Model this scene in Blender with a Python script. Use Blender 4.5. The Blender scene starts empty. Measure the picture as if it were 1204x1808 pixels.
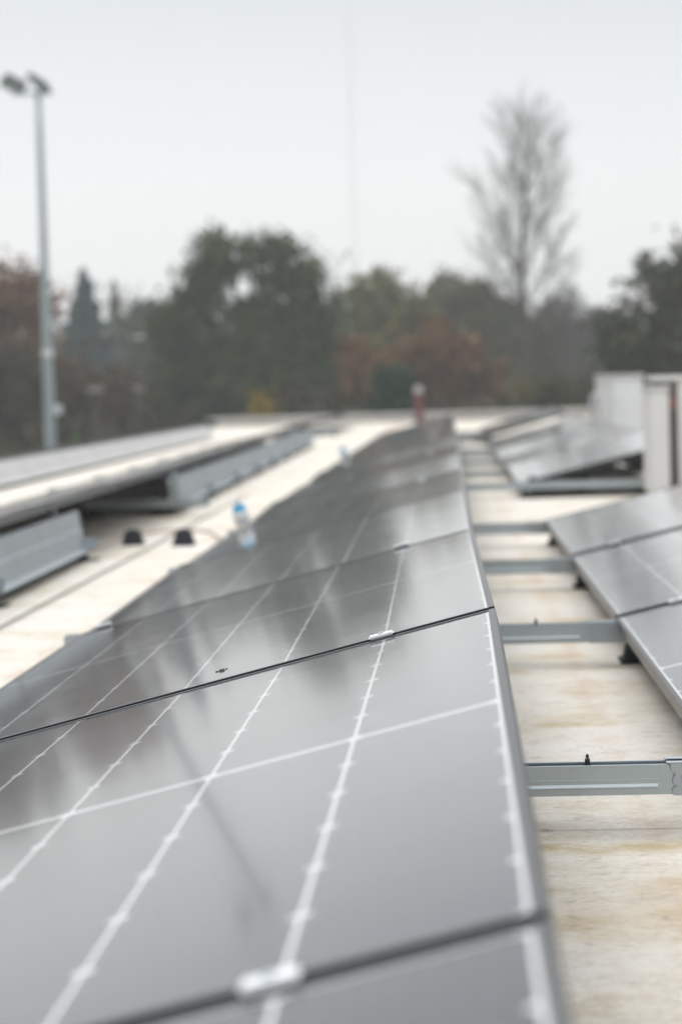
import bpy, bmesh, math, random
import numpy as np
from mathutils import Vector, Matrix

random.seed(7); RNG = np.random.default_rng(7)
SC = bpy.context.scene
COL = SC.collection

# ------------------------------------------------------------------ camera
def make_camera():
    yaw, pit, rol = 0.0490, 0.0530, 0.0288
    cy, sy = math.cos(yaw), math.sin(yaw)
    fw = Vector((-sy*math.cos(pit), cy*math.cos(pit), -math.sin(pit)))
    rt = Vector((cy, sy, 0)); up = rt.cross(fw)
    r2 = rt*math.cos(rol) - up*math.sin(rol)
    u2 = rt*math.sin(rol) + up*math.cos(rol)
    cd = bpy.data.cameras.new('camera'); co = bpy.data.objects.new('camera', cd); COL.objects.link(co)
    m = Matrix((r2, u2, -fw)).transposed().to_4x4(); m.translation = Vector((-0.0554, 0, 0.7104))
    co.matrix_world = m
    cd.sensor_fit = 'VERTICAL'; cd.sensor_height = 36; cd.sensor_width = 24
    cd.lens = 36*4008/1808
    cd.clip_start = .05; cd.clip_end = 3000
    cd.dof.use_dof = True; cd.dof.focus_distance = 3.62; cd.dof.aperture_fstop = 3.9
    SC.camera = co
make_camera()

# ------------------------------------------------------------------ sky and sun
SUN_EL, SUN_AZ = math.radians(42), math.radians(-20)   # azimuth from +Y towards +X
w = bpy.data.worlds.new('World'); SC.world = w; w.use_nodes = True
nt = w.node_tree; nt.nodes.clear()
sky = nt.nodes.new('ShaderNodeTexSky'); sky.sky_type = 'NISHITA'; sky.sun_disc = False
sky.sun_elevation = SUN_EL; sky.sun_rotation = SUN_AZ; sky.dust_density = 4
hs = nt.nodes.new('ShaderNodeHueSaturation'); hs.inputs['Saturation'].default_value = .12
nt.links.new(sky.outputs[0], hs.inputs['Color'])
tc = nt.nodes.new('ShaderNodeTexCoord'); sp = nt.nodes.new('ShaderNodeSeparateXYZ')
nt.links.new(tc.outputs['Generated'], sp.inputs[0])
rp = nt.nodes.new('ShaderNodeValToRGB')                # the overcast: even cloud, a little greyer just above the horizon glow
els = rp.color_ramp.elements
els[0].position = 0.0; els[0].color = (7.3, 7.3, 7.3, 1)
els[1].position = 1.0; els[1].color = (15.0, 15.1, 15.3, 1)
e = els.new(.09); e.color = (7.2, 7.26, 7.34, 1)
e = els.new(.13); e.color = (6.5, 6.68, 6.88, 1)
e = els.new(.18); e.color = (5.1, 5.42, 5.8, 1)
e = els.new(.30); e.color = (3.3, 3.5, 3.8, 1)
e = els.new(.50); e.color = (8.5, 8.7, 9.0, 1)
nt.links.new(sp.outputs['Z'], rp.inputs[0])
mx = nt.nodes.new('ShaderNodeMix'); mx.data_type = 'RGBA'; mx.inputs[0].default_value = .9
nt.links.new(hs.outputs[0], mx.inputs[6]); nt.links.new(rp.outputs[0], mx.inputs[7])
bg = nt.nodes.new('ShaderNodeBackground'); bg.inputs['Strength'].default_value = .1
nt.links.new(mx.outputs[2], bg.inputs['Color'])
wo = nt.nodes.new('ShaderNodeOutputWorld'); nt.links.new(bg.outputs[0], wo.inputs['Surface'])

sd = bpy.data.lights.new('sun', 'SUN'); sd.energy = 1.0; sd.angle = math.radians(25); sd.color = (1, .97, .93)
so = bpy.data.objects.new('sun', sd); COL.objects.link(so)
dv = Vector((math.sin(SUN_AZ)*math.cos(SUN_EL), math.cos(SUN_AZ)*math.cos(SUN_EL), math.sin(SUN_EL)))
so.rotation_euler = dv.to_track_quat('Z', 'Y').to_euler()

SC.view_settings.view_transform = 'Standard'; SC.view_settings.look = 'None'
SC.view_settings.exposure = .42; SC.view_settings.gamma = 1
SC.cycles.volume_bounces = 1; SC.cycles.max_bounces = 8
SC.cycles.use_denoising = True

# ------------------------------------------------------------------ material helpers
class NT:
    def __init__(s, name):
        s.m = bpy.data.materials.new(name); s.m.use_nodes = True
        s.t = s.m.node_tree; s.b = s.t.nodes['Principled BSDF']
    def n(s, kind, **kw):
        x = s.t.nodes.new(kind)
        for k, v in kw.items(): setattr(x, k, v)
        return x
    def l(s, a, b): s.t.links.new(a, b)
    def math(s, op, a, b=None, c=None):
        x = s.n('ShaderNodeMath', operation=op)
        for i, v in enumerate((a, b, c)):
            if v is None: continue
            if isinstance(v, (int, float)): x.inputs[i].default_value = v
            else: s.l(v, x.inputs[i])
        return x.outputs[0]
    def noise(s, vec, scale, detail=4, rough=.55, sc=None):
        if sc:
            mp = s.n('ShaderNodeMapping'); mp.inputs['Scale'].default_value = sc; s.l(vec, mp.inputs[0]); vec = mp.outputs[0]
        x = s.n('ShaderNodeTexNoise'); x.inputs['Scale'].default_value = scale
        x.inputs['Detail'].default_value = detail; x.inputs['Roughness'].default_value = rough
        s.l(vec, x.inputs['Vector']); return x.outputs[0]
    def ramp(s, v, stops):
        x = s.n('ShaderNodeValToRGB'); e = x.color_ramp.elements
        while len(e) < len(stops): e.new(.5)
        for q, (p, c) in zip(e, stops): q.position = p; q.color = tuple(c)+(1,) if len(c) == 3 else c
        s.l(v, x.inputs[0]); return x.outputs[0]
    def mix(s, f, a, b, blend='MIX'):
        x = s.n('ShaderNodeMix', data_type='RGBA', blend_type=blend)
        for i, v in ((0, f), (6, a), (7, b)):
            if isinstance(v, (int, float)): x.inputs[i].default_value = v
            elif isinstance(v, tuple): x.inputs[i].default_value = v+(1,)
            else: s.l(v, x.inputs[i])
        return x.outputs[2]
    def bump(s, h, strength, dist):
        x = s.n('ShaderNodeBump'); x.inputs['Strength'].default_value = strength; x.inputs['Distance'].default_value = dist
        s.l(h, x.inputs['Height']); s.l(x.outputs[0], s.b.inputs['Normal'])
    def set(s, **kw):
        for k, v in kw.items(): s.b.inputs[k.replace('_', ' ')].default_value = v

def plain(name, col, rough=.5, metal=0., var=.12, scale=9., bump=0.):
    m = NT(name); t = m.n('ShaderNodeTexCoord')
    f = m.noise(t.outputs['Object'], scale, 5)
    lo = tuple(max(0, c*(1-var)) for c in col); hi = tuple(min(1, c*(1+var)) for c in col)
    m.l(m.ramp(f, [(.3, lo), (.7, hi)]), m.b.inputs['Base Color'])
    m.set(Roughness=rough, Metallic=metal)
    if bump: m.bump(f, .4, bump)
    return m.m

PW, PL, PITCH = 1.04, 2.1397, 2.1647            # module width, length, spacing along the row
BORD, ENDB = .0132, .016

def glass_material():
    """cells under AR glass; pattern laid out in metres on the module's own UV map (u across, v along)"""
    m = NT('module_glass'); uv = m.n('ShaderNodeUVMap'); uv.uv_map = 'metres'
    s = m.n('ShaderNodeSeparateXYZ'); m.l(uv.outputs[0], s.inputs[0]); u, v = s.outputs[0], s.outputs[1]
    cw = (PW-2*BORD)/6
    un = m.math('DIVIDE', m.math('SUBTRACT', u, BORD), cw)
    du = m.math('MULTIPLY', m.math('ABSOLUTE', m.math('SUBTRACT', m.math('FRACT', m.math('ADD', un, .5)), .5)), cw)
    line = m.math('LESS_THAN', du, .0021)
    vm = m.math('ABSOLUTE', m.math('SUBTRACT', v, PL/2))
    mid = m.math('LESS_THAN', vm, .0075)
    ch = (PL/2-ENDB-.0075)/6
    vn = m.math('DIVIDE', m.math('SUBTRACT', vm, .0075), ch)
    dvv = m.math('MULTIPLY', m.math('ABSOLUTE', m.math('SUBTRACT', m.math('FRACT', m.math('ADD', vn, .5)), .5)), ch)
    dia = m.math('LESS_THAN', m.math('ADD', du, dvv), .0115)
    eu = m.math('LESS_THAN', m.math('MINIMUM', u, m.math('SUBTRACT', PW, u)), BORD)
    ev = m.math('LESS_THAN', m.math('MINIMUM', v, m.math('SUBTRACT', PL, v)), ENDB)
    white = m.math('MAXIMUM', m.math('MAXIMUM', line, mid), m.math('MAXIMUM', dia, m.math('MAXIMUM', eu, ev)))
    half = m.math('LESS_THAN', m.math('MULTIPLY', m.math('ABSOLUTE', m.math('SUBTRACT', m.math('FRACT', m.math('MULTIPLY', vn, 2.)), .5)), ch/2), 0)
    # busbars: nine thin silver ribbons per cell column along v; fingers: faint streaks across
    bb = m.math('LESS_THAN', m.math('ABSOLUTE', m.math('SUBTRACT', m.math('FRACT', m.math('MULTIPLY', un, 9.)), .5)), .022)
    fing = m.noise(uv.outputs[0], 1., 3, .6, (5, 420, 1))
    dirt = m.noise(uv.outputs[0], 5., 6, .65, (1, .5, 1))
    cell = m.ramp(fing, [(.3, (.004, .005, .008)), (.7, (.024, .025, .031))])
    cell = m.mix(m.math('MULTIPLY', bb, .35), cell, (.16, .165, .17))
    col = m.mix(white, cell, (.80, .81, .825))
    dust = m.ramp(dirt, [(.38, (0, 0, 0)), (.75, (.05, .05, .05))])
    col = m.mix(dust, col, (.42, .40, .37))
    m.l(col, m.b.inputs['Base Color'])
    m.l(m.ramp(dirt, [(.3, (.11,)*3), (.75, (.17,)*3)]), m.b.inputs['Roughness'])
    m.set(IOR=1.30); m.b.inputs['Sheen Weight'].default_value = .09; m.b.inputs['Sheen Roughness'].default_value = .30; m.b.inputs['Coat Weight'].default_value = 1; m.b.inputs['Coat Roughness'].default_value = .07; m.b.inputs['Coat IOR'].default_value = 1.22
    wav = m.noise(uv.outputs[0], 2.2, 2, .5)
    st = m.noise(uv.outputs[0], 1., 2, .5, (3, 160, 1))
    h = m.math('ADD', m.math('MULTIPLY', wav, 1.), m.math('MULTIPLY', st, .022))
    m.bump(h, .35, .006)
    return m.m

def roof_material():
    m = NT('roof_membrane'); t = m.n('ShaderNodeTexCoord'); o = t.outputs['Object']
    a = m.noise(o, 1.1, 6, .6, (1, 1.6, 1))
    base = m.ramp(a, [(.30, (.66, .60, .505)), (.50, (.755, .71, .63)), (.68, (.795, .77, .725))])
    def stain(base, scale, sc, lo, hi, amt, col, detail=7, rough=.68):
        f = m.noise(o, scale, detail, rough, sc)
        k = m.ramp(f, [(lo, (0, 0, 0)), (hi, (amt,)*3)])
        return m.mix(k, base, col), f
    base, f1 = stain(base, 2.1, (1, 1.25, 1), .52, .68, .66, (.52, .39, .20))
    base, f2 = stain(base, 5.5, (1, 1.25, 1), .58, .70, .65, (.38, .29, .145))
    base, f3 = stain(base, 17., (1, 1.25, 1), .60, .72, .8, (.20, .145, .075))
    base, f4 = stain(base, 26., (1, 1.25, 1), .52, .72, .40, (.33, .28, .21), 8, .7)
    base, f5 = stain(base, 7., (1, 1.7, 1), .56, .74, .65, (.80, .79, .76))
    ck = m.noise(o, 34., 9, .72, (1, 1., 1))          # fine wrinkles and grit in the old membrane
    kk = m.math('SUBTRACT', 1., m.math('MINIMUM', m.math('MULTIPLY', m.math('ABSOLUTE', m.math('SUBTRACT', ck, .5)), 17.), 1.))
    base = m.mix(m.math('MULTIPLY', kk, m.ramp(f5, [(.35, (.32,)*3), (.6, (.08,)*3)])), base, (.33, .28, .21))
    s = m.n('ShaderNodeSeparateXYZ'); m.l(o, s.inputs[0])
    dn = m.noise(o, 2.2, 5, .6)
    # rusty drip lines under the low edges of the modules, and yellow water marks beside the rails of the right aisle
    for x0, wd, amt in ((-1.13, .10, .85), (.24, .05, .35)):
        d = m.math('ABSOLUTE', m.math('SUBTRACT', s.outputs[0], m.math('ADD', x0-.06, m.math('MULTIPLY', dn, .12))))
        k = m.math('MULTIPLY', m.math('SUBTRACT', 1., m.math('MINIMUM', m.math('DIVIDE', d, wd), 1.)), m.math('MULTIPLY', m.ramp(f1, [(.38, (0, 0, 0)), (.58, (1, 1, 1))]), amt))
        base = m.mix(k, base, (.46, .27, .12))
    yy = m.math('FRACT', m.math('DIVIDE', m.math('ADD', m.math('SUBTRACT', s.outputs[1], 1.4628-.02), m.math('MULTIPLY', dn, .16)), 2.1647))
    for c, wd, amt in ((.985, .045, .8), (.55, .03, .7), (.12, .02, .4)):
        d = m.math('ABSOLUTE', m.math('SUBTRACT', yy, c))
        k = m.math('MULTIPLY', m.math('SUBTRACT', 1., m.math('MINIMUM', m.math('DIVIDE', d, wd), 1.)), m.math('MULTIPLY', m.ramp(f2, [(.44, (0, 0, 0)), (.58, (1, 1, 1))]), amt))
        base = m.mix(k, base, (.43, .32, .12))
    m.l(base, m.b.inputs['Base Color']); m.set(Roughness=.6)
    wr = m.noise(o, 3.6, 6, .62, (1, 2.6, 1))
    m.bump(m.math('ADD', m.math('MULTIPLY', wr, 1.), m.math('MULTIPLY', ck, .30)), .8, .03)
    return m.m

def leaf_material(name, dark, mid, light, scale=.9):
    m = NT(name); t = m.n('ShaderNodeTexCoord')
    f = m.noise(t.outputs['Object'], scale, 4, .7)
    c = m.ramp(f, [(.32, dark), (.5, mid), (.68, light)])
    m.l(c, m.b.inputs['Base Color']); m.set(Roughness=.7); m.b.inputs['Specular IOR Level'].default_value = .2
    return m.m

M = dict(
    glass=glass_material(),
    alu=plain('anodised_frame', (.036, .039, .045), .33, .2, .06, 30),
    backsheet=plain('backsheet', (.05, .05, .055), .6),
    clamp=plain('clamp_aluminium', (.76, .77, .79), .42, .1, .03, 60),
    galv=plain('galvanised_steel', (.44, .495, .52), .42, .7, .05, 10),
    palesheet=plain('pale_metal_sheet', (.58, .575, .565), .5, .2, .08, 4),  # lighter tone than the other wind sheets, for the outermost left row
    galvd=plain('galvanised_sheet', (.40, .445, .47), .44, .65, .06, 5),
    black=plain('black_rubber', (.018, .021, .026), .65, 0, .3, 20),
    bolt=plain('dark_bolt', (.05, .06, .07), .4, .6),
    white=plain('white_plastic', (.74, .75, .77), .4, 0, .05),
    beige=plain('painted_casing', (.68, .675, .665), .45, 0, .05, 4),
    beiged=plain('painted_casing_shade', (.47, .46, .44), .5, 0, .05, 4),
    grille=plain('dark_grille', (.13, .125, .12), .6),
    redtag=plain('red_tag', (.36, .15, .13), .5),
    blue=plain('blue_cap', (.03, .42, .74), .4),
    concrete=plain('concrete', (.36, .35, .34), .85, 0, .2, 14, .004),
    parapet=plain('parapet_cap', (.60, .61, .61), .5, .1, .08, 2),
    brick=plain('brick_wall', (.085, .048, .040), .85, 0, .3, 6),
    wall=plain('render_wall', (.42, .40, .38), .8, 0, .12, 1),
    pole=plain('mast_steel', (.38, .43, .46), .45, .5, .08, 2),
    lampbody=plain('floodlight_casing', (.05, .07, .085), .5, .2),
    lens=plain('floodlight_lens', (.55, .58, .60), .15),
    red=plain('red_paint', (.11, .022, .022), .5),
    cable=plain('red_brown_cable', (.42, .30, .25), .6),
    bark=plain('bark', (.075, .065, .055), .9, 0, .3, 5),
    barkg=plain('grey_bark', (.048, .044, .038), .9, 0, .3, 5),
    grassy=plain('grass_ground', (.055, .075, .025), .95, 0, .4, .4),
    steelgrey=plain('lattice_steel', (.55, .57, .59), .5, .3),
    roof=roof_material(),
    tiles=plain('roof_tiles', (.04, .034, .03), 1., 0, .2, 3),
    pane=plain('window_pane', (.62, .64, .66), .15),
    oak=leaf_material('oak_leaves', (.016, .040, .014), (.044, .084, .022), (.115, .120, .030)),
    brown=leaf_material('brown_leaves', (.040, .028, .016), (.095, .062, .032), (.17, .10, .05)),
    orange=leaf_material('orange_leaves', (.085, .050, .028), (.22, .105, .045), (.30, .16, .075)),
    rust=leaf_material('rust_leaves', (.060, .055, .022), (.165, .085, .034), (.26, .125, .05)),
    yellow=leaf_material('yellow_green_leaves', (.040, .060, .014), (.125, .125, .026), (.24, .19, .04)),
    gold=leaf_material('golden_leaves', (.14, .10, .02), (.28, .20, .035), (.36, .25, .05), 2),
    olive=leaf_material('olive_leaves', (.032, .046, .014), (.082, .086, .024), (.155, .125, .04)),
    teal=leaf_material('blue_green_needles', (.005, .038, .040), (.009, .058, .058), (.020, .076, .070)),
    dark=leaf_material('dark_leaves', (.012, .022, .008), (.034, .044, .014), (.080, .078, .024)),
    shrub=leaf_material('dark_green_leaves', (.006, .034, .014), (.012, .052, .022), (.025, .070, .028)),
    hedge=leaf_material('bright_hedge_leaves', (.03, .07, .012), (.06, .15, .025), (.10, .21, .04), 1.6),
    thicket=leaf_material('thicket_twigs', (.022, .024, .012), (.050, .044, .024), (.095, .066, .035), .6),
    wood=leaf_material('far_wood', (.035, .042, .030), (.062, .066, .044), (.095, .085, .058), .3),
)

# ------------------------------------------------------------------ mesh helpers
class MB:
    def __init__(s): s.v = []; s.f = []
    def add(s, vs, fs):
        o = len(s.v); s.v += [tuple(map(float, p)) for p in vs]; s.f += [tuple(i+o for i in f) for f in fs]; return s
    def box(s, x0, x1, y0, y1, z0, z1):
        return s.add([(x0, y0, z0), (x1, y0, z0), (x1, y1, z0), (x0, y1, z0), (x0, y0, z1), (x1, y0, z1), (x1, y1, z1), (x0, y1, z1)],
                     [(3, 2, 1, 0), (4, 5, 6, 7), (0, 1, 5, 4), (1, 2, 6, 5), (2, 3, 7, 6), (3, 0, 4, 7)])
    def prism(s, poly, axis, a, b):
        """poly of 2-D points (counter-clockwise), extruded along axis 'x' or 'y' from a to b"""
        n = len(poly)
        P = (lambda p, t: (t, p[0], p[1])) if axis == 'x' else (lambda p, t: (p[0], t, p[1]))
        vs = [P(p, a) for p in poly]+[P(p, b) for p in poly]
        fs = [tuple(range(n)), tuple(range(2*n-1, n-1, -1))]+[(i, i+n, (i+1) % n+n, (i+1) % n) for i in range(n)]
        return s.add(vs, fs)
    def lathe(s, prof, n=20, c=(0, 0, 0)):
        vs = []; fs = []
        for r, z in prof:
            for i in range(n):
                a = 2*math.pi*i/n; vs.append((c[0]+r*math.cos(a), c[1]+r*math.sin(a), c[2]+z))
        for j in range(len(prof)-1):
            for i in range(n):
                k = (i+1) % n; fs.append((j*n+i, j*n+k, (j+1)*n+k, (j+1)*n+i))
        fs += [tuple(range(n-1, -1, -1)), tuple(range((len(prof)-1)*n, len(prof)*n))]
        return s.add(vs, fs)
    def tube(s, pts, rad, n=8):
        pts = [Vector(p) for p in pts]; rings = []; o = len(s.v)
        if not isinstance(rad, (list, tuple)): rad = [rad]*len(pts)
        for i, p in enumerate(pts):
            d = (pts[min(i+1, len(pts)-1)]-pts[max(i-1, 0)]).normalized()
            a = d.cross(Vector((.3, .9, .1)) if abs(d.z) > .8 else Vector((0, 0, 1))).normalized(); b = d.cross(a)
            s.v += [tuple(p+(a*math.cos(2*math.pi*k/n)+b*math.sin(2*math.pi*k/n))*rad[i]) for k in range(n)]
        for i in range(len(pts)-1):
            for k in range(n):
                q = (k+1) % n; s.f.append((o+i*n+k, o+i*n+q, o+(i+1)*n+q, o+(i+1)*n+k))
        s.f += [tuple(o+k for k in range(n-1, -1, -1)), tuple(o+(len(pts)-1)*n+k for k in range(n))]
        return s
    def mesh(s, name, mat, bevel=0, smooth=False):
        me = bpy.data.meshes.new(name); me.from_pydata(s.v, [], s.f)
        bm = bmesh.new(); bm.from_mesh(me); bmesh.ops.recalc_face_normals(bm, faces=bm.faces)
        if bevel: bmesh.ops.bevel(bm, geom=bm.edges[:], offset=bevel, segments=2, affect='EDGES', clamp_overlap=True)
        bm.to_mesh(me); bm.free()
        me.materials.append(mat)
        if smooth: me.polygons.foreach_set('use_smooth', [True]*len(me.polygons))
        return me
    def build(s, name, mat, parent=None, bevel=0, smooth=False, loc=None):
        return link(name, s.mesh(name, mat, bevel, smooth), parent, loc)

def link(name, data, parent=None, loc=None):
    o = bpy.data.objects.new(name, data); COL.objects.link(o)
    if parent: o.parent = parent
    if loc: o.location = loc
    return o
def thing(name, label, cat, loc=(0, 0, 0), rz=0, group=None):
    o = link(name, None); o.location = loc; o.rotation_euler = (0, 0, rz); o.empty_display_size = .1
    return tag(o, label, cat, group)
def tag(o, label, cat, group=None):
    o['label'] = label; o['category'] = cat
    if group: o['group'] = group
    return o
def struct(o): o['kind'] = 'structure'; return o
def dup(root, label=None):
    r = root.copy(); COL.objects.link(r)
    if label: r['label'] = label
    for ch in list(root.children):
        c = ch.copy(); COL.objects.link(c); c.parent = r
        for g in list(ch.children):
            d = g.copy(); COL.objects.link(d); d.parent = c
    return r
ORD = 'first second third fourth fifth sixth seventh eighth ninth tenth eleventh twelfth thirteenth fourteenth fifteenth sixteenth'.split()

# ------------------------------------------------------------------ ground, the flat roof and its building
g = MB().box(-160, 160, -30, 430, -4.2, -4).build('ground', M['grassy']); struct(g)

bld = thing('flat_roofed_building', 'flat roofed building whose pale stained roof carries all the solar panels', 'building')
def roof_mesh():
    m = MB(); X0, X1, Y0, Y1 = -5.2, 9, -6, 50
    nx, ny = 2, 2
    m.box(X0, X1, Y0, Y1, -.3, 0); return m
roof_mesh().build('roof', M['roof'], bld)
lap = MB()                                             # edges of the lapped membrane sheets
lap.box(-2.75, -1.478, -6, 50, .0, .005)
lap.box(.02, .62, 1.2, 3.38, .0, .003)
lap.box(-.4, .8, 3.60, 5.36, .0, .0028)
lap.build('membrane_sheet', M['roof'], bld)
MB().box(-5.4, -5.2, -6, 50.3, -4, -.02).box(9, 9.3, -6, 50.3, -4, .16).box(-5.2, 9, 50, 50.3, -4, .16).build('wall', M['wall'], bld)
MB().box(8.96, 9.34, -6, 50.34, .16, .20).box(-5.4, 8.96, 49.96, 50.34, .16, .20).build('parapet_cap', M['parapet'], bld)

# ------------------------------------------------------------------ solar panels
def panel_meshes():
    m = MB().box(-PW+.0105, -.0105, .0105, PL-.0105, -.0062, -.0018)
    gm = m.mesh('glass', M['glass'])
    ul = gm.uv_layers.new(name='metres')
    for lp in gm.loops:
        co = gm.vertices[lp.vertex_index].co; ul.data[lp.index].uv = (-co.x, co.y)
    b = .011; f = MB()
    f.box(-b, 0, 0, PL, -.035, 0).box(-PW, -PW+b, 0, PL, -.035, 0)
    f.box(-PW+b, -b, 0, b, -.035, -.0003).box(-PW+b, -b, PL-b, PL, -.035, -.0003)
    fm = f.mesh('frame', M['alu'], .0009)
    bm_ = MB().box(-PW+.013, -.013, .013, PL-.013, -.0085, -.0066).mesh('backsheet', M['backsheet'])
    return gm, fm, bm_
GM, FM, BM = panel_meshes()
def make_panel():
    t = thing('solar_panel', 'solar panel', 'solar panel')
    link('glass', GM, t); link('frame', FM, t); link('backsheet', BM, t)
    return t
PROTO = make_panel(); used = [False]
def place_panel(near, far, tilt, label, group, pitch=0., roll=0.):
    if used[0]: t = dup(PROTO)
    else: t = PROTO; used[0] = True
    t['label'] = label; t['group'] = group
    Y = (Vector(far)-Vector(near)).normalized()
    X = Vector((math.cos(tilt), 0, math.sin(tilt))); X = (X-Y*X.dot(Y)).normalized(); Z = X.cross(Y)
    R = Matrix((X, Y, Z)).transposed() @ Matrix.Rotation(pitch, 3, 'X') @ Matrix.Rotation(roll, 3, 'Y')
    m = R.to_4x4(); m.translation = Vector(near)+Y*.0125-Z*(PL/2*pitch)
    t.matrix_world = m
    return t

Y0 = 1.4628
def seam_y(v): return Y0+PITCH*v
ZH = .36
DX = {0: 0, 1: .008, 2: -.006, 3: -.007}
DZ = {-1: .016, 0: .008, 1: -.001, 2: -.005, 3: -.008, 4: -.009}
def main_edge(v): return (DX.get(v, -.007 if v > 3 else 0), seam_y(v), ZH+DZ.get(v, -.009))
TILT = {-1: .240, 0: .240, 1: .239, 2: .238, 3: .236, 4: .234}
PITCHES = {1: -.0008, 2: .0085, 3: .003, 4: .0125, 5: .001, 6: .0125, 7: .003, 8: .0015, 9: .004, 10: .002}
MAIN = [('nearest panel of the central row, cut by the bottom edge of the photo'),
        ('large pale panel of the central row reflecting the bright sky, reaching the lower left corner'),
        ('panel of the central row with dark tree reflections, just beyond the sharp thin seam')]
for k in range(-1, 14):
    i = k+1
    lab = MAIN[i] if i < 3 else f'dark panel of the central row, {ORD[i]} from the camera'
    place_panel(main_edge(k), main_edge(k+1), TILT.get(k, .232), lab, 'solar panels of the central row', PITCHES.get(k, 0))

for o in list(COL.objects):
    if o.get('label') == MAIN[2]:
        dm = MB()
        for dx_, dy_, q in ((0, 0, .006), (-.009, .004, .003), (.007, .010, .0025)):
            dm.lathe([(q, .0), (q*.7, q*.5), (q*.2, q*.6)], 9, (-.47+dx_, .155+dy_, -.0018))
        dm.build('dirt_speck', M['bolt'], o)
RX, RZ = 1.365, .352
def right_edge(v): return (RX, seam_y(v), RZ)
names_r = {1: 'panel of the right row nearest the camera, cut by the right edge of the photo',
           2: 'middle panel of the near right row with a thin white cross line',
           3: 'far end panel of the near right row, its back edge over bare roof'}
place_panel(right_edge(0), right_edge(1), .229, 'panel of the right row lying mostly outside the right edge of the photo', 'solar panels of the right row') if False else None
for k, p in ((1, .0), (2, -.003), (3, -.001)):
    place_panel(right_edge(k), right_edge(k+1), .229, names_r[k], 'solar panels of the right row', p)
for n, k in enumerate(range(6, 11)):
    place_panel(right_edge(k), right_edge(k+1), .229,
                ('front panel of the group beside the air conditioning units, raised over a dark wedge' if n == 0 else f'{ORD[n]} panel back in the group beside the air conditioning units'),
                'solar panels beside the air conditioning units', (.019, .007, .018, .006, .012)[n])
for n, k in enumerate((12, 13)):
    place_panel((RX-.02, seam_y(k), .41), (RX-.02, seam_y(k+1), .41), .27,
                ('front panel of the farthest right pair, raised over a dark wedge', 'rear panel of the farthest right pair, by the parapet')[n], 'solar panels of the farthest right pair', .010)

def bx(y): return -1.555-.0112*y           # the left rows run slightly askew
LT, LZ, LO = .200, .298, -.03            # slope, edge height and set-back of the left panels from the foot of their wind sheets
YB = 13.40
def left_row(start, n, off, labels, grp, dz=0.):
    for i in range(n):
        y0 = start+PITCH*i
        place_panel((bx(y0)+off, y0, LZ+dz), (bx(y0+PITCH)+off, y0+PITCH, LZ+dz), LT+RNG.normal(0, .003), labels(i), grp, RNG.normal(0, .002))
left_row(YB-3*PITCH, 11, LO, lambda i: ('panel on the left edge above the nearest grey wind sheet', 'left panel above the end of the nearest wind sheet',
         'left panel over the dark opening behind the two black feet')[i] if i < 3 else f'{ORD[i-3]} panel along the left row beyond the upright post', 'solar panels of the left row')
left_row(13.2, 11, LO-2.02, lambda i: f'{ORD[i]} panel from the camera in the outermost left row, under the trees', 'solar panels of the outermost left row', -.045)
left_row(36.2, 5, LO+.05, lambda i: f'{ORD[i]} panel in the far left group with a black open end', 'solar panels of the far left group')

# ------------------------------------------------------------------ wind sheets behind the left and right rows
def sheet_mesh():
    m = MB(); t = .0012
    prof = [(.040, .050), (.016, .056), (.008, .064), (-.006, .134), (-.003, .141), (-.009, .147), (-.020, .222), (-.040, .226)]
    poly = prof+[(x-.003, z-.0015) for x, z in reversed(prof)]
    m.prism(poly, 'y', .012, PITCH-.012); return m.mesh('wind_sheet', M['galvd'])
SM = sheet_mesh()
def slanted_mesh():
    prof = [(.040, .050), (.016, .056), (.008, .064), (-.045, .134), (-.043, .141), (-.049, .147), (-.105, .222), (-.125, .226)]
    return MB().prism(prof+[(x-.003, z-.0015) for x, z in reversed(prof)], 'y', .012, PITCH-.012).mesh('wind_sheet', M['palesheet'])
SL = slanted_mesh()
def sheet(x, y, z, label, grp, rz=-.0, data=None):
    o = link('wind_sheet', data or SM); o.location = (x, y, z); o.rotation_euler = (0, 0, rz); return tag(o, label, 'wind sheet', grp)
for i in range(2):
    y = 9.88-2*PITCH+PITCH*i
    sheet(bx(y)-.005, y, 0, ('grey folded wind sheet cut by the left edge of the photo', 'grey folded wind sheet ending beside the two black feet')[i], 'wind sheets of the near left group', .0112)
for i in range(8):
    y = 13.35+PITCH*i
    sheet(bx(y)-.005, y, 0, f'{ORD[i]} grey wind sheet behind the cross beam on the left', 'wind sheets of the left row behind the gap', .0112)
for i in range(11):
    y = 13.2+PITCH*i
    sheet(bx(y)-1.93, y, -.012, f'{ORD[i]} pale wind sheet along the outermost left row', 'wind sheets of the outermost left row', .0112, SL)
for i in range(4):
    ws = sheet(RX+.0, seam_y(6+i), -.06, f'{ORD[i]} wind sheet closing the high back of the group by the air conditioning units', 'wind sheets beside the air conditioning units'); ws.scale = (1, 1, 1.75)

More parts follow.
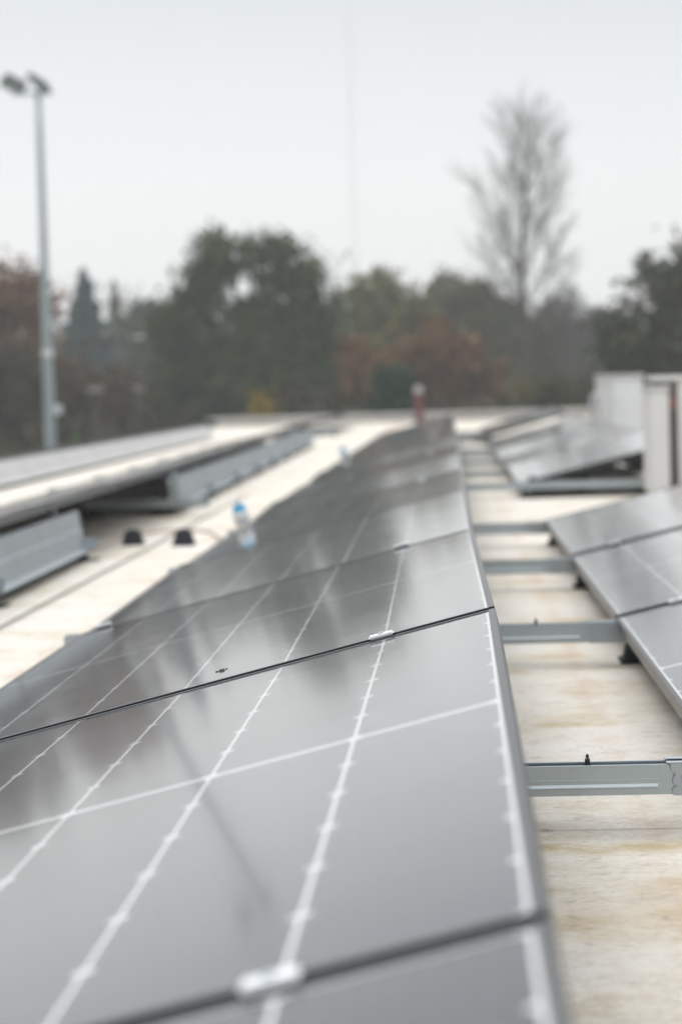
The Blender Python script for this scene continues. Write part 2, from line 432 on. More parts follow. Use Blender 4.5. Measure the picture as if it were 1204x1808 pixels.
# ------------------------------------------------------------------ mid clamps
def clamp_proto():
    t = thing('panel_clamp', 'clamp', 'clamp')
    MB().box(-.0205, .0205, -.0145, .0145, .0005, .0062).build('clamp_plate', M['clamp'], t, .0024)
    MB().box(-.018, .018, -.008, .008, -.03, .0005).build('clamp_web', M['alu'], t)
    MB().lathe([(.0042, .0060), (.0042, .0082), (.0034, .0088)], 6).build('bolt_head', M['galv'], t)
    return t
CP = clamp_proto(); cused = [False]
def clamp(edge, tilt, u, label, grp):
    t = CP if not cused[0] else dup(CP); cused[0] = True
    t['label'] = label; t['group'] = grp
    t.matrix_world = Matrix.Translation(Vector(edge)) @ Matrix.Rotation(-tilt, 4, 'Y') @ Matrix.Translation((-u, 0, 0))
for v in range(0, 15):
    far = {0: 'blurred in the foreground', 1: 'on the sharp seam'}.get(v)
    e = main_edge(v); tl = TILT.get(v, .232)
    if v < 14:
        clamp(e, tl, .187, f'white clamp on the {ORD[v]} seam of the central row, high side' + (f', {far}' if far else ''), 'clamps of the central row')
    if 2 <= v < 12: clamp(e, tl, PW-.06, f'white metal clamp on the {ORD[v]} seam of the central row, low left side', 'clamps of the central row')
for v in (2, 3): clamp(right_edge(v), .229, PW-.16, f'white metal clamp on the {"nearer" if v == 2 else "farther"} seam of the near right row', 'clamps of the right row')
for n, v in enumerate((6, 7, 8, 9)): clamp(right_edge(v), .229, PW-.10, f'{ORD[n]} clamp on the low edge of the panels by the air conditioning units', 'clamps beside the air conditioning units')
for n, y in enumerate((YB-PITCH*2, YB-PITCH, YB, YB+PITCH*2, YB+PITCH*4)):
    clamp((bx(y)+LO, y, LZ), LT, .05, ('white clamp on the left panels above the nearest wind sheet', 'white clamp on the left panels over the dark opening', 'white clamp above the upright post on the left', 'white clamp along the left row, second seam beyond the post', 'white clamp along the left row, fourth seam beyond the post')[n], 'clamps of the left row')

# ------------------------------------------------------------------ base rails with sleeves, studs, feet and posts
RB, RT = .055, .103
def u_channel(m, x0, x1, y, z0, z1, d=.046, t=.0025, lip=.007):
    m.box(x0, x1, y, y+t, z0, z1)                         # front wall
    m.box(x0, x1, y+d-t, y+d, z0, z1)
    m.box(x0, x1, y+t, y+d-t, z0, z0+t)
    m.box(x0, x1, y+t, y+lip, z1-t, z1).box(x0, x1, y+d-lip, y+d-t, z1-t, z1)
def foot_mb(x, y, top=RB):
    m = MB()
    for (a, b, z0, z1) in ((.036, .026, .010, top-.004),):
        m.add([(x-a, y-a, z0), (x+a, y-a, z0), (x+a, y+a, z0), (x-a, y+a, z0), (x-b, y-b, z1), (x+b, y-b, z1), (x+b, y+b, z1), (x-b, y+b, z1)],
              [(3, 2, 1, 0), (4, 5, 6, 7), (0, 1, 5, 4), (1, 2, 6, 5), (2, 3, 7, 6), (3, 0, 4, 7)])
    m.box(x-.045, x+.085, y-.055, y+.055, .004, .010)
    return m
def rail(y, x0, x1, label, grp, sleeves=(), studs=(), feet=(), posts=()):
    t = thing('base_rail', label, 'base rail', (0, y, 0), 0, grp)
    m = MB(); u_channel(m, x0, x1, 0, RB, RT)
    if sleeves:                                           # long pressed groove on the front face between the two sleeves
        m.prism([(-.0005, RB+.0115), (-.0036, RB+.0125), (-.0036, RB+.0135), (.0005, RB+.0185)], 'x', x0+.02, sleeves[0]-.02)
        m.prism([(.0005, RB+.0245), (-.0006, RB+.025), (.0005, RB+.0262)], 'x', x0+.02, sleeves[0]-.02)
    m.build('channel', M['galv'], t, .0006)
    for sx in sleeves:
        s = MB(); z0, z1 = RB-.0016, RT+.002; L = .34
        out = [(sx+.004, z0), (sx+L, z0), (sx+L, z1), (sx, z1), (sx, z1-.010), (sx+.008, z1-.017), (sx+.004, z1-.022),
               (sx+.003, z0+.020), (sx+.009, z0+.015), (sx+.002, z0+.011)]
        n = len(out); a, b = -.0042, -.0022+.0022-.0004
        s.add([(p[0], a, p[1]) for p in out]+[(p[0], b, p[1]) for p in out],
              [tuple(range(n)), tuple(range(2*n-1, n-1, -1))]+[(i, i+n, (i+1) % n+n, (i+1) % n) for i in range(n)])
        s.box(sx-.006, sx+L, -.0042, .012, z1, z1+.0016).box(sx-.006, sx+L, .034, .052, z1, z1+.0016)
        s.box(sx, sx+L, .0464, .050, z0, z1)
        s.box(sx+.052, sx+.24, -.0062, -.0042, RB+.027, RB+.031)
        s.box(sx+.016, sx+.027, -.0056, -.0042, RB+.020, RB+.030)
        s.build('sleeve', M['galvd'], t, .0005)
    for sx in studs:
        MB().lathe([(.0042, RB+.003), (.0042, RT+.008), (.0025, RT+.009), (.0025, RT+.014), (.0012, RT+.016)], 10, (sx, .02, 0)).lathe([(.006, RT-.004), (.006, RT+.001)], 6, (sx, .02, 0)).build('stud', M['bolt'], t)
    for fx in feet: foot_mb(fx, .023).build('rubber_foot', M['black'], t)
    for px_, zt in posts:
        p = MB(); w2 = .018
        p.add([(px_-.045, .004, RT-.02), (px_+.03, .004, RT-.02), (px_+.012, .004, zt), (px_-.018, .004, zt),
               (px_-.045, .042, RT-.02), (px_+.03, .042, RT-.02), (px_+.012, .042, zt), (px_-.018, .042, zt)],
              [(0, 1, 2, 3), (7, 6, 5, 4), (0, 4, 5, 1), (1, 5, 6, 2), (2, 6, 7, 3), (3, 7, 4, 0)])
        p.build('post', M['galv'], t, .001)
    return t
RL = {1: 'sharp galvanised rail nearest the camera, with a small bolt standing on it', 2: 'galvanised rail second from the camera, ending on a black foot',
      3: 'galvanised rail third from the camera, ending on a black foot', 4: 'galvanised rail under the far end of the near right panels'}
for v in range(1, 15):
    y = seam_y(v)
    post = [(-.05, main_edge(v)[2]-.05)]
    if v <= 4:
        rail(y-.02, -1.06, 1.5, RL[v], 'galvanised base rails', (.28,), (.15,) if v < 3 else (), (-.98, -.2, .405, 1.3), post+[(RX-.05, RZ-.06)])
    elif v == 5: rail(y-.02, -.96, -.03, 'base rail under the central row where the right row pauses', 'galvanised base rails', (), (), (-.88, -.2), post)
    elif v in (6, 11):
        rail(y-.02, -.96, 1.30 if v == 6 else .05, ('blue grey beam in front of the raised wedge by the air conditioning units' if v == 6 else 'base rail under the far central row beyond the units'), 'galvanised base rails', (.36,) if v == 6 else (), (), (-.88, -.2, .42), post)
    else:
        rail(y-.02, -.96, 1.5 if v < 11 else .45, f'distant base rail crossing the right aisle, {ORD[v]} seam along', 'galvanised base rails', (), (), (-.88, -.2, .42), post)
yb = 9.88-.07
rail(yb, -2.75, bx(yb)+.05, 'base rail at the end of the nearest wind sheet on the left', 'base rails of the left rows', (), (), (bx(yb)-.02, -2.6), [(-1.80, .25)])
rail(9.88-PITCH-.02, -2.75, bx(7)+.03, 'base rail under the wind sheet joint at the left edge', 'base rails of the left rows', (), (), (bx(7)-.04, -2.6), [(-1.80, .25)])
yb = 13.35
rail(yb-.03, -2.22, bx(yb)+.22, 'pale grey beam across the gap on the left, with an upright post', 'base rails of the left rows', (), (), (-2.2, bx(yb)-.1), [(bx(yb)+.02, .26)])
for i in range(1, 8):
    y = 13.35+PITCH*i; rail(y-.02, bx(y)-1.1, bx(y)+.05, f'base rail under the left row, {ORD[i-1]} beyond the upright post', 'base rails of the left rows', (), (), (bx(y)-.02, bx(y)-1), [(bx(y)+LO-.06, .25)])
rail(36.18, -2.95, -1.8, 'base rail under the black open end of the far left group', 'base rails of the left rows', (), (), (-1.9, -2.8), [(-2.05, .25)])
rail(seam_y(12)-.02, .2, 1.45, 'base rail under the farthest right pair of panels', 'galvanised base rails', (), (), (.42, 1.3), [(RX-.06, .34)])

# loose feet, cable, ballast
for x, y, l in ((-1.585, 10.80, 'left of the two black rubber feet standing alone on the roof'), (-1.335, 10.75, 'right of the two black rubber feet, nearer the bottle with the blue band')):
    t = thing('rubber_foot', l, 'rubber foot', (x, y, .0035), .0, 'black rubber feet standing alone')
    a, b, h = .050, .033, .072
    MB().add([(-a, -a, .005), (a, -a, .005), (a, a, .005), (-a, a, .005), (-b, -b, h), (b, -b, h), (b, b, h), (-b, b, h)],
             [(3, 2, 1, 0), (4, 5, 6, 7), (0, 1, 5, 4), (1, 2, 6, 5), (2, 3, 7, 6), (3, 0, 4, 7)]).build('pad', M['black'], t, .004)
    MB().box(-.056, .056, -.056, .056, 0, .005).build('base_flange', M['black'], t, .001)
    MB().box(-.014, .014, -.014, .014, h, h+.006).build('bolt_seat', M['bolt'], t)
pts = [(-1.72, 10.2, .008), (-1.70, 11.0, .008), (-1.66, 11.6, .010), (-1.58, 11.75, .012), (-1.42, 11.8, .012), (-1.30, 11.6, .010), (-1.22, 11.2, .008), (-1.16, 10.9, .008)]
tag(MB().tube(pts, .006, 8).build('cable', M['cable'], smooth=True), 'thin pale red brown cable looping on the roof round the black feet', 'cable')
tag(MB().tube([(-1.462, 4.5, .010), (-1.468, 7.5, .010), (-1.47, 10.4, .010), (-1.485, 13.2, .010), (-1.50, 16., .009)], .003, 8).build('cable', M['lampbody'], smooth=True), 'thin grey cable running straight along the pale left aisle', 'cable')
for x, y, z, l in ((.98, 14.9, .0, 'grey concrete block lying under the raised panels by the air conditioning units'), (-2.0, 13.75, .0, 'grey concrete block under the panels behind the left beam')):
    o = MB().box(-.15, .15, -.1, .1, 0, .13).build('ballast_block', M['concrete'], None, .006, loc=(x, y, z)); tag(o, l, 'ballast block', 'ballast blocks under the panels')

# white plastic bottles with a blue band, standing on the low side of the central row
def bottle(u, y, l):
    t = thing('plastic_bottle', l, 'bottle', (0, 0, 0), 0, 'white bottles standing on the panels')
    tl = .226; v = (y-Y0)/PITCH; zz = float(np.interp(v, sorted(DZ), [DZ[k] for k in sorted(DZ)]))
    t.matrix_world = Matrix.Translation((-.007-u*math.cos(tl), y, ZH+zz-u*math.sin(tl))) @ Matrix.Rotation(-tl, 4, 'Y')
    MB().lathe([(.028, .0), (.036, .004), (.037, .04), (.036, .062)], 20).build('body', M['white'], t, smooth=True)
    MB().lathe([(.0300, .0622), (.0305, .064), (.0295, .086), (.021, .092)], 20).build('band', M['blue'], t, smooth=True)
    MB().lathe([(.020, .0922), (.016, .098), (.018, .100), (.018, .116), (.015, .118)], 16).build('cap', M['white'], t, smooth=True)
bottle(1.012, 10.15, 'white bottle with a bright blue band, the nearer one, right of the two black feet')
bottle(.985, 19.6, 'white bottle with a blue band, the farther one along the pale aisle')

# ------------------------------------------------------------------ air conditioning units
t = thing('air_conditioner', 'near beige air conditioning unit cut by the right edge, with a tall dark slot', 'air conditioner', (1.14, 13.75, 0), 0, 'air conditioning units on the roof')
MB().box(.175, .95, .02, .46, .06, .715).build('casing', M['beige'], t, .008)
MB().box(.03, .97, .0, .48, .717, .752).build('lid', M['beige'], t, .006)
MB().box(-.0, .118, -.03, .44, .04, .665).build('side_cover', M['beige'], t, .01)
MB().box(-.012, .128, -.042, .44, .667, .69).build('cover_cap', M['beige'], t, .006)
gm_ = MB().box(.119, .174, .05, .44, .06, .716)
for i in range(18): gm_.box(.121, .172, .035, .05, .10+i*.03, .112+i*.03)
gm_.build('grille', M['grille'], t)
MB().box(.130, .158, .028, .034, .55, .62).build('warning_tag', M['redtag'], t)
for x in (.22, .85): MB().box(x-.03, x+.03, .06, .4, 0, .058).build('foot', M['black'], t)
t = thing('air_conditioner', 'far pale air conditioning unit standing behind the raised panels', 'air conditioner', (1.44, 22.6, 0), 0, 'air conditioning units on the roof')
MB().box(.0, .42, .03, .8, .07, .765).build('casing', M['beige'], t, .01)
MB().box(-.015, .435, .0, .82, .767, .80).build('lid', M['beige'], t, .008)
MB().box(.11, .40, .006, .029, .12, .745).build('front_panel', M['white'], t, .006)
MB().box(.20, .34, -.004, .0055, .42, .58).build('rating_plate', M['white'], t)
MB().tube([(.0, .3, .60), (-.05, .3, .60), (-.07, .3, .57), (-.07, .3, .3)], .022, 10).build('pipe', M['white'], t, smooth=True)
MB().box(.435, .56, .1, .4, .25, .5).build('valve_box', M['grille'], t, .01)
for y in (.12, .66): MB().box(.02, .40, y, y+.07, 0, .068).build('foot', M['black'], t)

# red vent pipe by the parapet
t = thing('vent_pipe', 'red vent pipe with a pale cap by the far parapet', 'vent pipe', (-.71, 48.6, 0))
MB().lathe([(.16, 0), (.16, .03), (.10, .05), (.088, .60), (.085, .62)], 16).build('pipe', M['red'], t, smooth=True)
MB().lathe([(.07, .62), (.095, .635), (.10, .70), (.075, .76), (.03, .79)], 16).build('cowl', M['concrete'], t, smooth=True)

# ------------------------------------------------------------------ floodlight mast and far radio mast
t = thing('floodlight_mast', 'tall grey floodlight mast with two dark lamps on the left', 'floodlight mast', (-9.78, 55, -4))
n = 14; MB().tube([(0, 0, 12.1*i/n) for i in range(n+1)], [.165-.095*i/n for i in range(n+1)], 18).build('pole', M['pole'], t, smooth=True)
MB().lathe([(.13, 0), (.145, .03), (.145, .13), (.13, .16)], 18, (0, 0, 5.75)).build('collar', M['white'], t, smooth=True)
MB().box(.12, .30, -.14, .06, 4.35, 4.58).build('junction_box', M['white'], t, .02)
MB().box(-.62, .25, -.035, .035, 12.1, 12.17).build('crossarm', M['pole'], t, .008)
for sx, ang, tw in ((-.55, -.55, .35), (.08, -.62, -.5)):
    h = MB().box(-.29, .29, -.26, .26, -.05, .05).build('floodlight', M['lampbody'], t, .02, loc=(sx-.05, 0, 12.36))
    h.rotation_euler = (ang*.8, -ang*.85, tw)
    MB().box(-.25, .25, -.22, .22, -.058, -.0505).build('lens', M['lens'], h)
    f = MB()
    for i in range(5): f.box(-.24+i*.11, -.22+i*.11, -.2, .2, .0505, .085)
    f.build('cooling_fins', M['lampbody'], h)
    br = MB().box(-.02, .02, -.3, -.27, -.16, .02).box(-.02, .02, .27, .3, -.16, .02).box(-.02, .02, -.3, .3, -.19, -.16).build('bracket', M['pole'], t, loc=(sx-.03, 0, 12.33))

t = thing('radio_mast', 'very faint radio mast fading into the haze above the trees', 'radio mast', (-13.2, 330, -4))
m = MB(); H = 56
for k in range(3):
    a = 2*math.pi*k/3; m.tube([(.40*math.cos(a), .40*math.sin(a), 0), (.22*math.cos(a), .22*math.sin(a), H)], .032, 6)
m.build('leg_tubes', M['steelgrey'], t)
m = MB()
for i in range(80):
    z = i*.7; k = i % 3; a, b = 2*math.pi*k/3, 2*math.pi*(k+1)/3
    r0 = .40-.18*z/H
    m.tube([(r0*math.cos(a), r0*math.sin(a), z), (r0*math.cos(b), r0*math.sin(b), z+.7)], .014, 4)
m.build('lattice', M['steelgrey'], t)
MB().tube([(0, 0, H), (0, 0, H+3.5)], .07, 6).build('antenna', M['steelgrey'], t)

# ------------------------------------------------------------------ two pale lamps among the bushes
for x, y, l in ((-12.4, 79, 'wider pale street lamp among the bushes, nearer the floodlight mast'), (-10.85, 79, 'smaller pale street lamp among the bushes, beside the big green tree')):
    t = thing('street_lamp', l, 'street lamp', (x, y, -4), 0, 'street lamps among the bushes'); k = .32 if x < -12 else .2
    MB().tube([(0, 0, 0), (0, 0, 2.5), (0, 0, 4.9)], [.05, .045, .035], 10).build('post', M['lampbody'], t, smooth=True)
    MB().box(-k, k, -.2, .2, 4.92, 5.08).build('lamp_head', M['concrete'], t, .06)

# ------------------------------------------------------------------ trees
def leaf_object(name, P, size, mat, parent=None, flat=0.):
    size = size*1.2; n = len(P); a = RNG.normal(size=(n, 3)); a /= np.linalg.norm(a, axis=1)[:, None]
    b = RNG.normal(size=(n, 3)); b -= (a*b).sum(1)[:, None]*a; b /= np.linalg.norm(b, axis=1)[:, None]
    s = size*RNG.uniform(.55, 1.25, n)[:, None]; a = a*s; b = b*s*RNG.uniform(.45, .8, n)[:, None]
    V = np.stack([P-a, P-b*.9, P+a, P+b*.9], 1).reshape(-1, 3)
    me = bpy.data.meshes.new(name); me.vertices.add(4*n); me.vertices.foreach_set('co', V.astype(np.float32).ravel())
    me.loops.add(4*n); me.loops.foreach_set('vertex_index', np.arange(4*n, dtype=np.int32))
    me.polygons.add(n); me.polygons.foreach_set('loop_start', np.arange(0, 4*n, 4, dtype=np.int32)); me.polygons.foreach_set('loop_total', np.full(n, 4, dtype=np.int32))
    me.update(); me.validate(); me.materials.append(mat)
    return link(name, me, parent)
def lobe_points(lobes, n, clump=.35, per=26):
    out = []; vol = np.array([r[3]*r[4]*r[5] for r in lobes])**.8; vol /= vol.sum()
    for (x, y, z, rx, ry, rz), k in zip(lobes, vol):
        nc = max(4, int(n*k/per)); d = RNG.normal(size=(nc, 3)); d /= np.linalg.norm(d, axis=1)[:, None]
        rad = RNG.uniform(.25, 1, nc)**.42*RNG.uniform(.86, 1.12, nc)
        c = np.array([x, y, z])+d*rad[:, None]*np.array([rx, ry, rz])
        cs = clump*RNG.uniform(.6, 1.5, nc)
        out.append((c[:, None, :]+RNG.normal(size=(nc, per, 3))*cs[:, None, None]*np.array([1, 1, .75])).reshape(-1, 3))
    return np.concatenate(out)
def limbs(m, base, lobes, r0, sub=4):
    top = Vector((base[0], base[1], max(l[2] for l in lobes)))
    z0 = base[2]; zf = min(l[2]-l[5]*.3 for l in lobes); zf = max(zf, z0+.6)
    fork = Vector((base[0]+random.uniform(-.1, .1), base[1], z0+(zf-z0)*.8))
    m.tube([base, (base[0]+.05, base[1], (z0+fork.z)/2), fork], [r0*1.15, r0, r0*.8], 8)
    for l in lobes:
        c = Vector(l[:3]); mid = fork.lerp(c, .55)+Vector((random.uniform(-.2, .2), random.uniform(-.2, .2), .25))
        m.tube([fork, mid, c], [r0*.55, r0*.38, r0*.18], 6)
        for _ in range(sub):
            e = c+Vector((random.uniform(-1, 1)*l[3], random.uniform(-1, 1)*l[4], random.uniform(-.3, 1)*l[5]))*.8
            m.tube([mid.lerp(c, random.uniform(.2, 1)), c.lerp(e, .5)+Vector((0, 0, .1)), e], [r0*.2, r0*.12, r0*.04], 5)
def tree(name, label, cat, base, lobes, n, size, mat, r0=.18, bark='bark', clump=.35, per=26, group=None):
    """lobes are relative to base: x, y, z, rx, ry, rz"""
    t = thing(name, label, cat, base, 0, group)
    m = MB(); limbs(m, (0, 0, 0), lobes, r0); m.build('trunk', M[bark], t)
    leaf_object('crown', lobe_points(lobes, int(n*1.35), clump, per), size, M[mat], t)
    return t
def conifer(label, base, h, r, n, size, mat='teal', z0=1.):
    t = thing('conifer', label, 'tree', base, 0, 'trees beyond the roof')
    MB().tube([(0, 0, 0), (0, 0, h*.5), (0, 0, h)], [.22, .14, .03], 8).build('trunk', M['bark'], t)
    z = z0+(h-z0)*(1-np.sqrt(RNG.uniform(0, 1, n))); f = 1-(z-z0)/(h-z0)
    ang = RNG.uniform(0, 2*np.pi, n); wh = 1+.22*np.sin(z*5.2+ang*2)+.12*np.sin(ang*5+z)
    rr = r*f**.85*wh*RNG.uniform(.2, 1, n)**.5
    leaf_object('crown', np.stack([rr*np.cos(ang), rr*np.sin(ang), z-rr*.28], 1), size, M[mat], t)
TG = 'trees beyond the roof'
tree('oak_tree', 'big round green tree left of centre with a gap of sky in its crown', 'tree', (-7.9, 90, -4),
     [(-1.15, 0, 10.0, .95, 1.1, 1.2), (-2.0, 0, 8.8, .9, 1.1, 1.0), (.1, .3, 8.2, .7, 1, .55), (.15, .2, 10.35, .45, .8, .55), (1.2, 0, 9.8, 1.15, 1.2, 1.25), (2.3, 0, 8.9, .9, 1.1, .9), (-2.4, 0, 7.2, 1.35, 1.5, 1.5), (.3, 0, 6.9, 1.5, 1.7, 1.25), (2.4, .2, 7.2, 1.25, 1.5, 1.6), (-2.6, -.2, 4.6, 1.6, 1.8, 2.0), (.1, -.3, 4.5, 1.9, 2, 2.2), (2.6, 0, 4.6, 1.5, 1.8, 2.2), (0, 0, 2.0, 3.4, 2, 1.3)],
     19000, .15, 'oak', .30, clump=.34, group=TG)
tree('hazy_tree', 'hazy grey brown tree between the small conifer and the big green tree', 'tree', (-18.0, 140, -4),
     [(-.8, 0, 9.0, 1.6, 1.6, 1.6), (1.4, 0, 8.2, 1.5, 1.6, 1.6), (0, 0, 6, 2.6, 2, 2.4), (1.5, 0, 4, 2.4, 2, 2.4)], 4800, .19, 'wood', .2, clump=.4, group=TG)
tree('hazy_tree', 'hazy greyish tree right of the tall bare trunk', 'tree', (7.6, 145, -4),
     [(-1.2, 0, 8.4, 1.8, 1.8, 1.6), (1.6, 0, 8.0, 1.7, 1.8, 1.6), (0, 0, 6, 3, 2, 2.4), (-2.2, 0, 5, 1.8, 2, 2.4), (2.2, 0, 4.5, 2, 2, 2.4)], 7500, .19, 'wood', .2, clump=.4, group=TG)
tree('olive_tree', 'dull green tree low behind the foot of the tall bare trunk', 'tree', (4.3, 128, -4),
     [(-.6, 0, 7.6, 1.3, 1.6, 1.3), (.8, 0, 6.8, 1.3, 1.6, 1.4), (0, 0, 4.6, 2.1, 2, 2.3)], 5000, .17, 'olive', .2, clump=.34, group=TG)
tree('shrub', 'tall dull green shrub behind the far air conditioning unit', 'shrub', (3.9, 74, -4), [(0, 0, 4.3, .9, .9, 1.0), (-1.5, 0, 4.0, .9, .9, 1.0), (0, 0, 3.0, 2.2, 1, 1.2)], 2600, .11, 'olive', .07, clump=.22)
tree('autumn_tree', 'brown and orange leaved tree on the left edge behind the mast', 'tree', (-19.4, 95, -4),
     [(.3, 0, 9.5, 1.6, 1.6, 1.4), (1.9, 0, 8.9, 1.1, 1.4, 1.2), (-.8, 0, 7.5, 1.8, 1.8, 1.6), (1.5, 0, 6.9, 1.5, 1.5, 1.6)], 4200, .15, 'orange', .25, clump=.3, group=TG)
tree('brown_tree', 'broad dull brown tree below the dark conifer on the left', 'tree', (-14.2, 88, -4),
     [(-2.8, 0, 5.7, 1.7, 1.8, 1.6), (-.9, 0, 4.9, 1.6, 1.8, 1.4), (.9, 0, 4.3, 1.6, 1.8, 1.4), (-1, 0, 3.0, 3.4, 2, 1.8), (2.2, 0, 2.6, 1.7, 1.8, 1.6)], 7500, .15, 'brown', .22, clump=.34, group=TG)
for x, y, h, l in ((-23.5, 92, 11., 'brown tree just outside the left edge, mirrored in the panels'), (-28.5, 94, 11.5, 'brown tree far outside the left edge of the photo'), (-34, 92, 12, 'outermost brown tree on the left, outside the photo')):
    tree('brown_tree', l, 'tree', (x, y, -4), [(-.8, 0, h-2, 1.6, 1.6, 1.7), (1.2, 0, h-2.4, 1.5, 1.6, 1.6), (0, 0, h-4.8, 2.5, 2, 2.2)], 3500, .16, 'brown', .22, clump=.34, group=TG)
tree('brown_tree', 'dark brownish bush in front of the orange tree at the left edge', 'tree', (-17.2, 84, -4),
     [(-1, 0, 5.6, 1.6, 1.6, 1.5), (.8, 0, 5.0, 1.3, 1.5, 1.5), (0, 0, 3.0, 2.2, 1.8, 1.8)], 4500, .15, 'thicket', .2, clump=.32, group=TG)
conifer('dark blue green conifer with a pointed top, right of the mast', (-24.0, 150, -4), 13.5, 3.5, 8500, .26)
conifer('smaller hazy conifer just right of the dark pointed one', (-27.8, 190, -4), 14.6, 2.1, 3500, .28, 'olive')
conifer('blue green conifer peeping between the big green tree and the yellowish tree', (-6.3, 130, -4), 10.7, 1.9, 4500, .2)
tree('yellow_tree', 'yellowish green tree in the centre, right of the big green tree', 'tree', (-3.6, 115, -4),
     [(-.1, 0, 9.6, 1.4, 1.5, 1.2), (1.5, 0, 8.5, 1.4, 1.5, 1.2), (-1.2, 0, 7.6, 1.3, 1.5, 1.5), (.4, 0, 6.8, 2.3, 2, 1.8), (.2, 0, 4, 2.6, 2, 2.2)], 7500, .17, 'yellow', .22, clump=.33, group=TG)
tree('olive_tree', 'wide olive green tree in front of the bare trunk', 'tree', (1.0, 122, -4),
     [(-.9, 0, 9.5, 1.5, 1.7, 1.2), (.7, 0, 9.2, 1.3, 1.7, 1.2), (-2.2, 0, 8.4, 1.1, 1.5, 1.3), (1.6, 0, 7.9, 1.3, 1.6, 1.5), (0, 0, 6.8, 2.6, 2, 2), (.2, 0, 4, 3.2, 2.2, 2.4)], 9500, .17, 'olive', .25, clump=.33, group=TG)
tree('rusty_tree', 'rust red leaved tree low in the centre', 'tree', (-.2, 86, -4),
     [(-.2, 0, 6.3, 1.0, 1.2, 1.0), (-1.2, 0, 5.4, 1.0, 1.2, 1.0), (.7, 0, 5.5, 1.0, 1.2, 1.0), (.0, 0, 4.3, 1.9, 1.4, 1.3), (1.4, 0, 4.6, .9, 1.2, 1.1)], 4600, .13, 'rust', .14, clump=.26, group=TG)
tree('rusty_tree', 'small rust coloured tree beside the big green tree', 'tree', (-3.4, 84, -4),
     [(0, 0, 5.9, .5, .7, .8), (.1, 0, 4.9, .6, .8, .9)], 1100, .12, 'rust', .09, clump=.22, group=TG)
tree('dark_tree', 'large dark olive tree at the right edge above the units', 'tree', (7.4, 70, -4),
     [(.2, 0, 8.1, .75, 1.2, 1.3), (1.6, 0, 9.0, 1.2, 1.4, 1.6), (-.9, 0, 7.5, .9, 1.2, 1.2), (.4, 0, 6.7, 1.7, 1.7, 1.5), (2.3, 0, 7, 1.6, 1.7, 2), (-1.7, 0, 6.1, 1.05, 1.4, 1.2), (-2.1, 0, 4.6, .95, 1.4, 1.4), (.2, 0, 4.3, 2.6, 1.9, 2.1), (3, 0, 4, 1.6, 1.7, 2)], 12500, .13, 'dark', .28, clump=.27, group=TG)
tree('shrub', 'dark green shrub behind the red vent pipe', 'shrub', (-1.75, 68, -4), [(0, 0, 4.4, .62, .8, .95), (-.1, 0, 3.3, .85, .9, .9)], 2200, .10, 'shrub', .07, clump=.18)
tree('shrub', 'small golden yellow bush peeping over the left panels', 'shrub', (-5.05, 60, -4), [(0, 0, 4.05, .28, .4, .6), (0, 0, 3.2, .4, .5, .6)], 700, .08, 'gold', .04, clump=.13)
tree('shrub', 'bright green bush low beside the mast at the left edge', 'shrub', (-10.6, 60, -4), [(-1.2, 0, 2.6, 1.2, .9, .55), (.6, 0, 2.6, .9, .9, .5), (-.3, 0, 1.6, 1.8, 1, 1)], 2600, .11, 'hedge', .06, clump=.22)

def thicket():
    P = []
    for i in range(300):
        x = RNG.uniform(-26, 9); y = RNG.uniform(72, 83)
        h = 4.0+.5*math.sin(x*.9)+.35*math.sin(x*2.3+1)
        if -13.2 < x < -10: h = min(h, 4.2)
        P.append((x, y, h*.5-4, .9, .9, h*.5))
    o = leaf_object('undergrowth', lobe_points(P, 26000, .3, 26), .15, M['thicket']); o['kind'] = 'stuff'
    return tag(o, 'brown green undergrowth and bushes along the foot of the trees', 'undergrowth')
thicket()
def far_wood():
    P = []
    for i in range(170):
        x = RNG.uniform(-55, 40); y = RNG.uniform(165, 215)
        h = (12.4 if x < -14 else 10.8)+1.0*math.sin(x*.35)+.8*math.sin(x*.9+2)+RNG.normal(0, .9)
        P.append((x, y, h*.5-4, 2.0, 2.0, h*.52))
    o = leaf_object('woods', lobe_points(P, 34000, .6, 30), .24, M['wood']); o['kind'] = 'stuff'
    return tag(o, 'pale hazy wood far behind the other trees', 'wood')
far_wood()

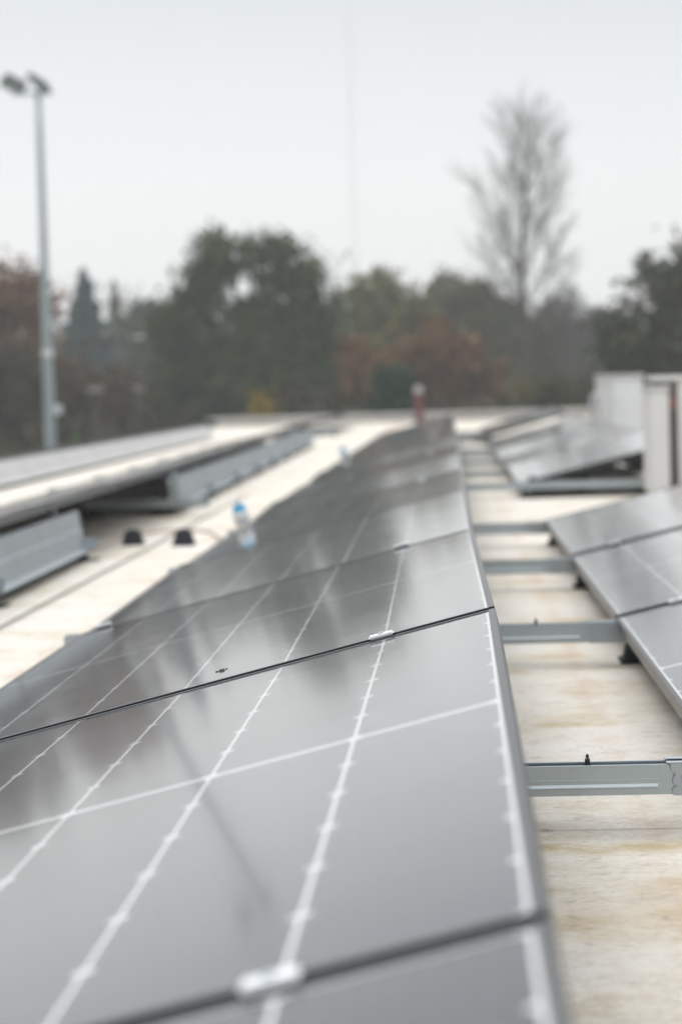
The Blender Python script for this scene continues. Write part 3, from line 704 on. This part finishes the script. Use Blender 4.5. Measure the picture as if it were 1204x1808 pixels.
def bare_tree(label, base, H, r0, seed):
    rnd = random.Random(seed); t = thing('bare_tree', label, 'tree', base, 0, None)
    tr, br, tw = MB(), MB(), MB()
    n = 16; axis = [Vector((.22*math.sin(i*.55)*(i/n), .2*math.sin(i*.4+1)*(i/n), H*i/n)) for i in range(n+1)]
    tr.tube(axis, [r0*(1-.93*i/n)+.01 for i in range(n+1)], 9); tr.build('trunk', M['barkg'], t)
    def grow(p, d, L, r, lvl):
        k = 5; q = [p]
        for i in range(k):
            d = (d+Vector((rnd.gauss(0, .09), rnd.gauss(0, .09), .085))).normalized(); q.append(q[-1]+d*L/k)
        (br if lvl < 2 else tw).tube(q, [r*(1-.8*i/k) for i in range(k+1)], 6 if lvl < 2 else 3)
        if lvl >= 3: return
        nb = (10, 7, 4)[lvl]
        for i in range(nb):
            f = .22+.78*(i+rnd.random())/nb; j = min(k-1, int(f*k)); s = q[j].lerp(q[j+1], f*k-j)
            dd = (q[j+1]-q[j]).normalized(); side = dd.cross(Vector((rnd.gauss(0, 1), rnd.gauss(0, 1), rnd.gauss(0, 1)))).normalized()
            a = rnd.uniform(.45, .85); grow(s, (dd*math.cos(a)+side*math.sin(a)).normalized(), L*rnd.uniform(.32, .55)*(1.1-.35*f), max(.0055, r*.42), lvl+1)
    nl = 30
    for i in range(nl):
        f = .40+.56*i/nl; z = f*H; j = min(n-1, int(f*n)); p = axis[j].lerp(axis[j+1], f*n-j)
        a = i*2.4+rnd.uniform(-.4, .4); el = .62+.5*f*rnd.uniform(.8, 1.1)
        L = H*(.22*(1-(max(0, f-.4)/.62)**2.1)+.05)*rnd.uniform(.8, 1.15)
        if f < .55: L *= .82
        grow(p, Vector((math.cos(a)*math.cos(el), math.sin(a)*math.cos(el), math.sin(el))), L, r0*.30*(1.15-f), 0)
    br.build('branches', M['barkg'], t); tw.build('twigs', M['barkg'], t)
bare_tree('tall bare leafless tree rising high above the others on the right', (3.72, 110, -4), 17.7, .29, 5)
bare_tree('shorter bare tree low on the right of the tall leafless one', (6.6, 125, -4), 9.6, .11, 11)

# ------------------------------------------------------------------ misty air
hz = MB().box(-170, 170, -40, 440, -5.2, 64).build('haze', M['white']); hz['kind'] = 'stuff'
tag(hz, 'pale autumn mist softening the trees and the far mast', 'haze')
hm = bpy.data.materials.new('mist'); hm.use_nodes = True; ht = hm.node_tree; ht.nodes.clear()
pv = ht.nodes.new('ShaderNodeVolumePrincipled'); pv.inputs['Color'].default_value = (.93, .95, .97, 1); pv.inputs['Density'].default_value = .0012
ho = ht.nodes.new('ShaderNodeOutputMaterial'); ht.links.new(pv.outputs[0], ho.inputs['Volume'])
hz.data.materials.clear(); hz.data.materials.append(hm)
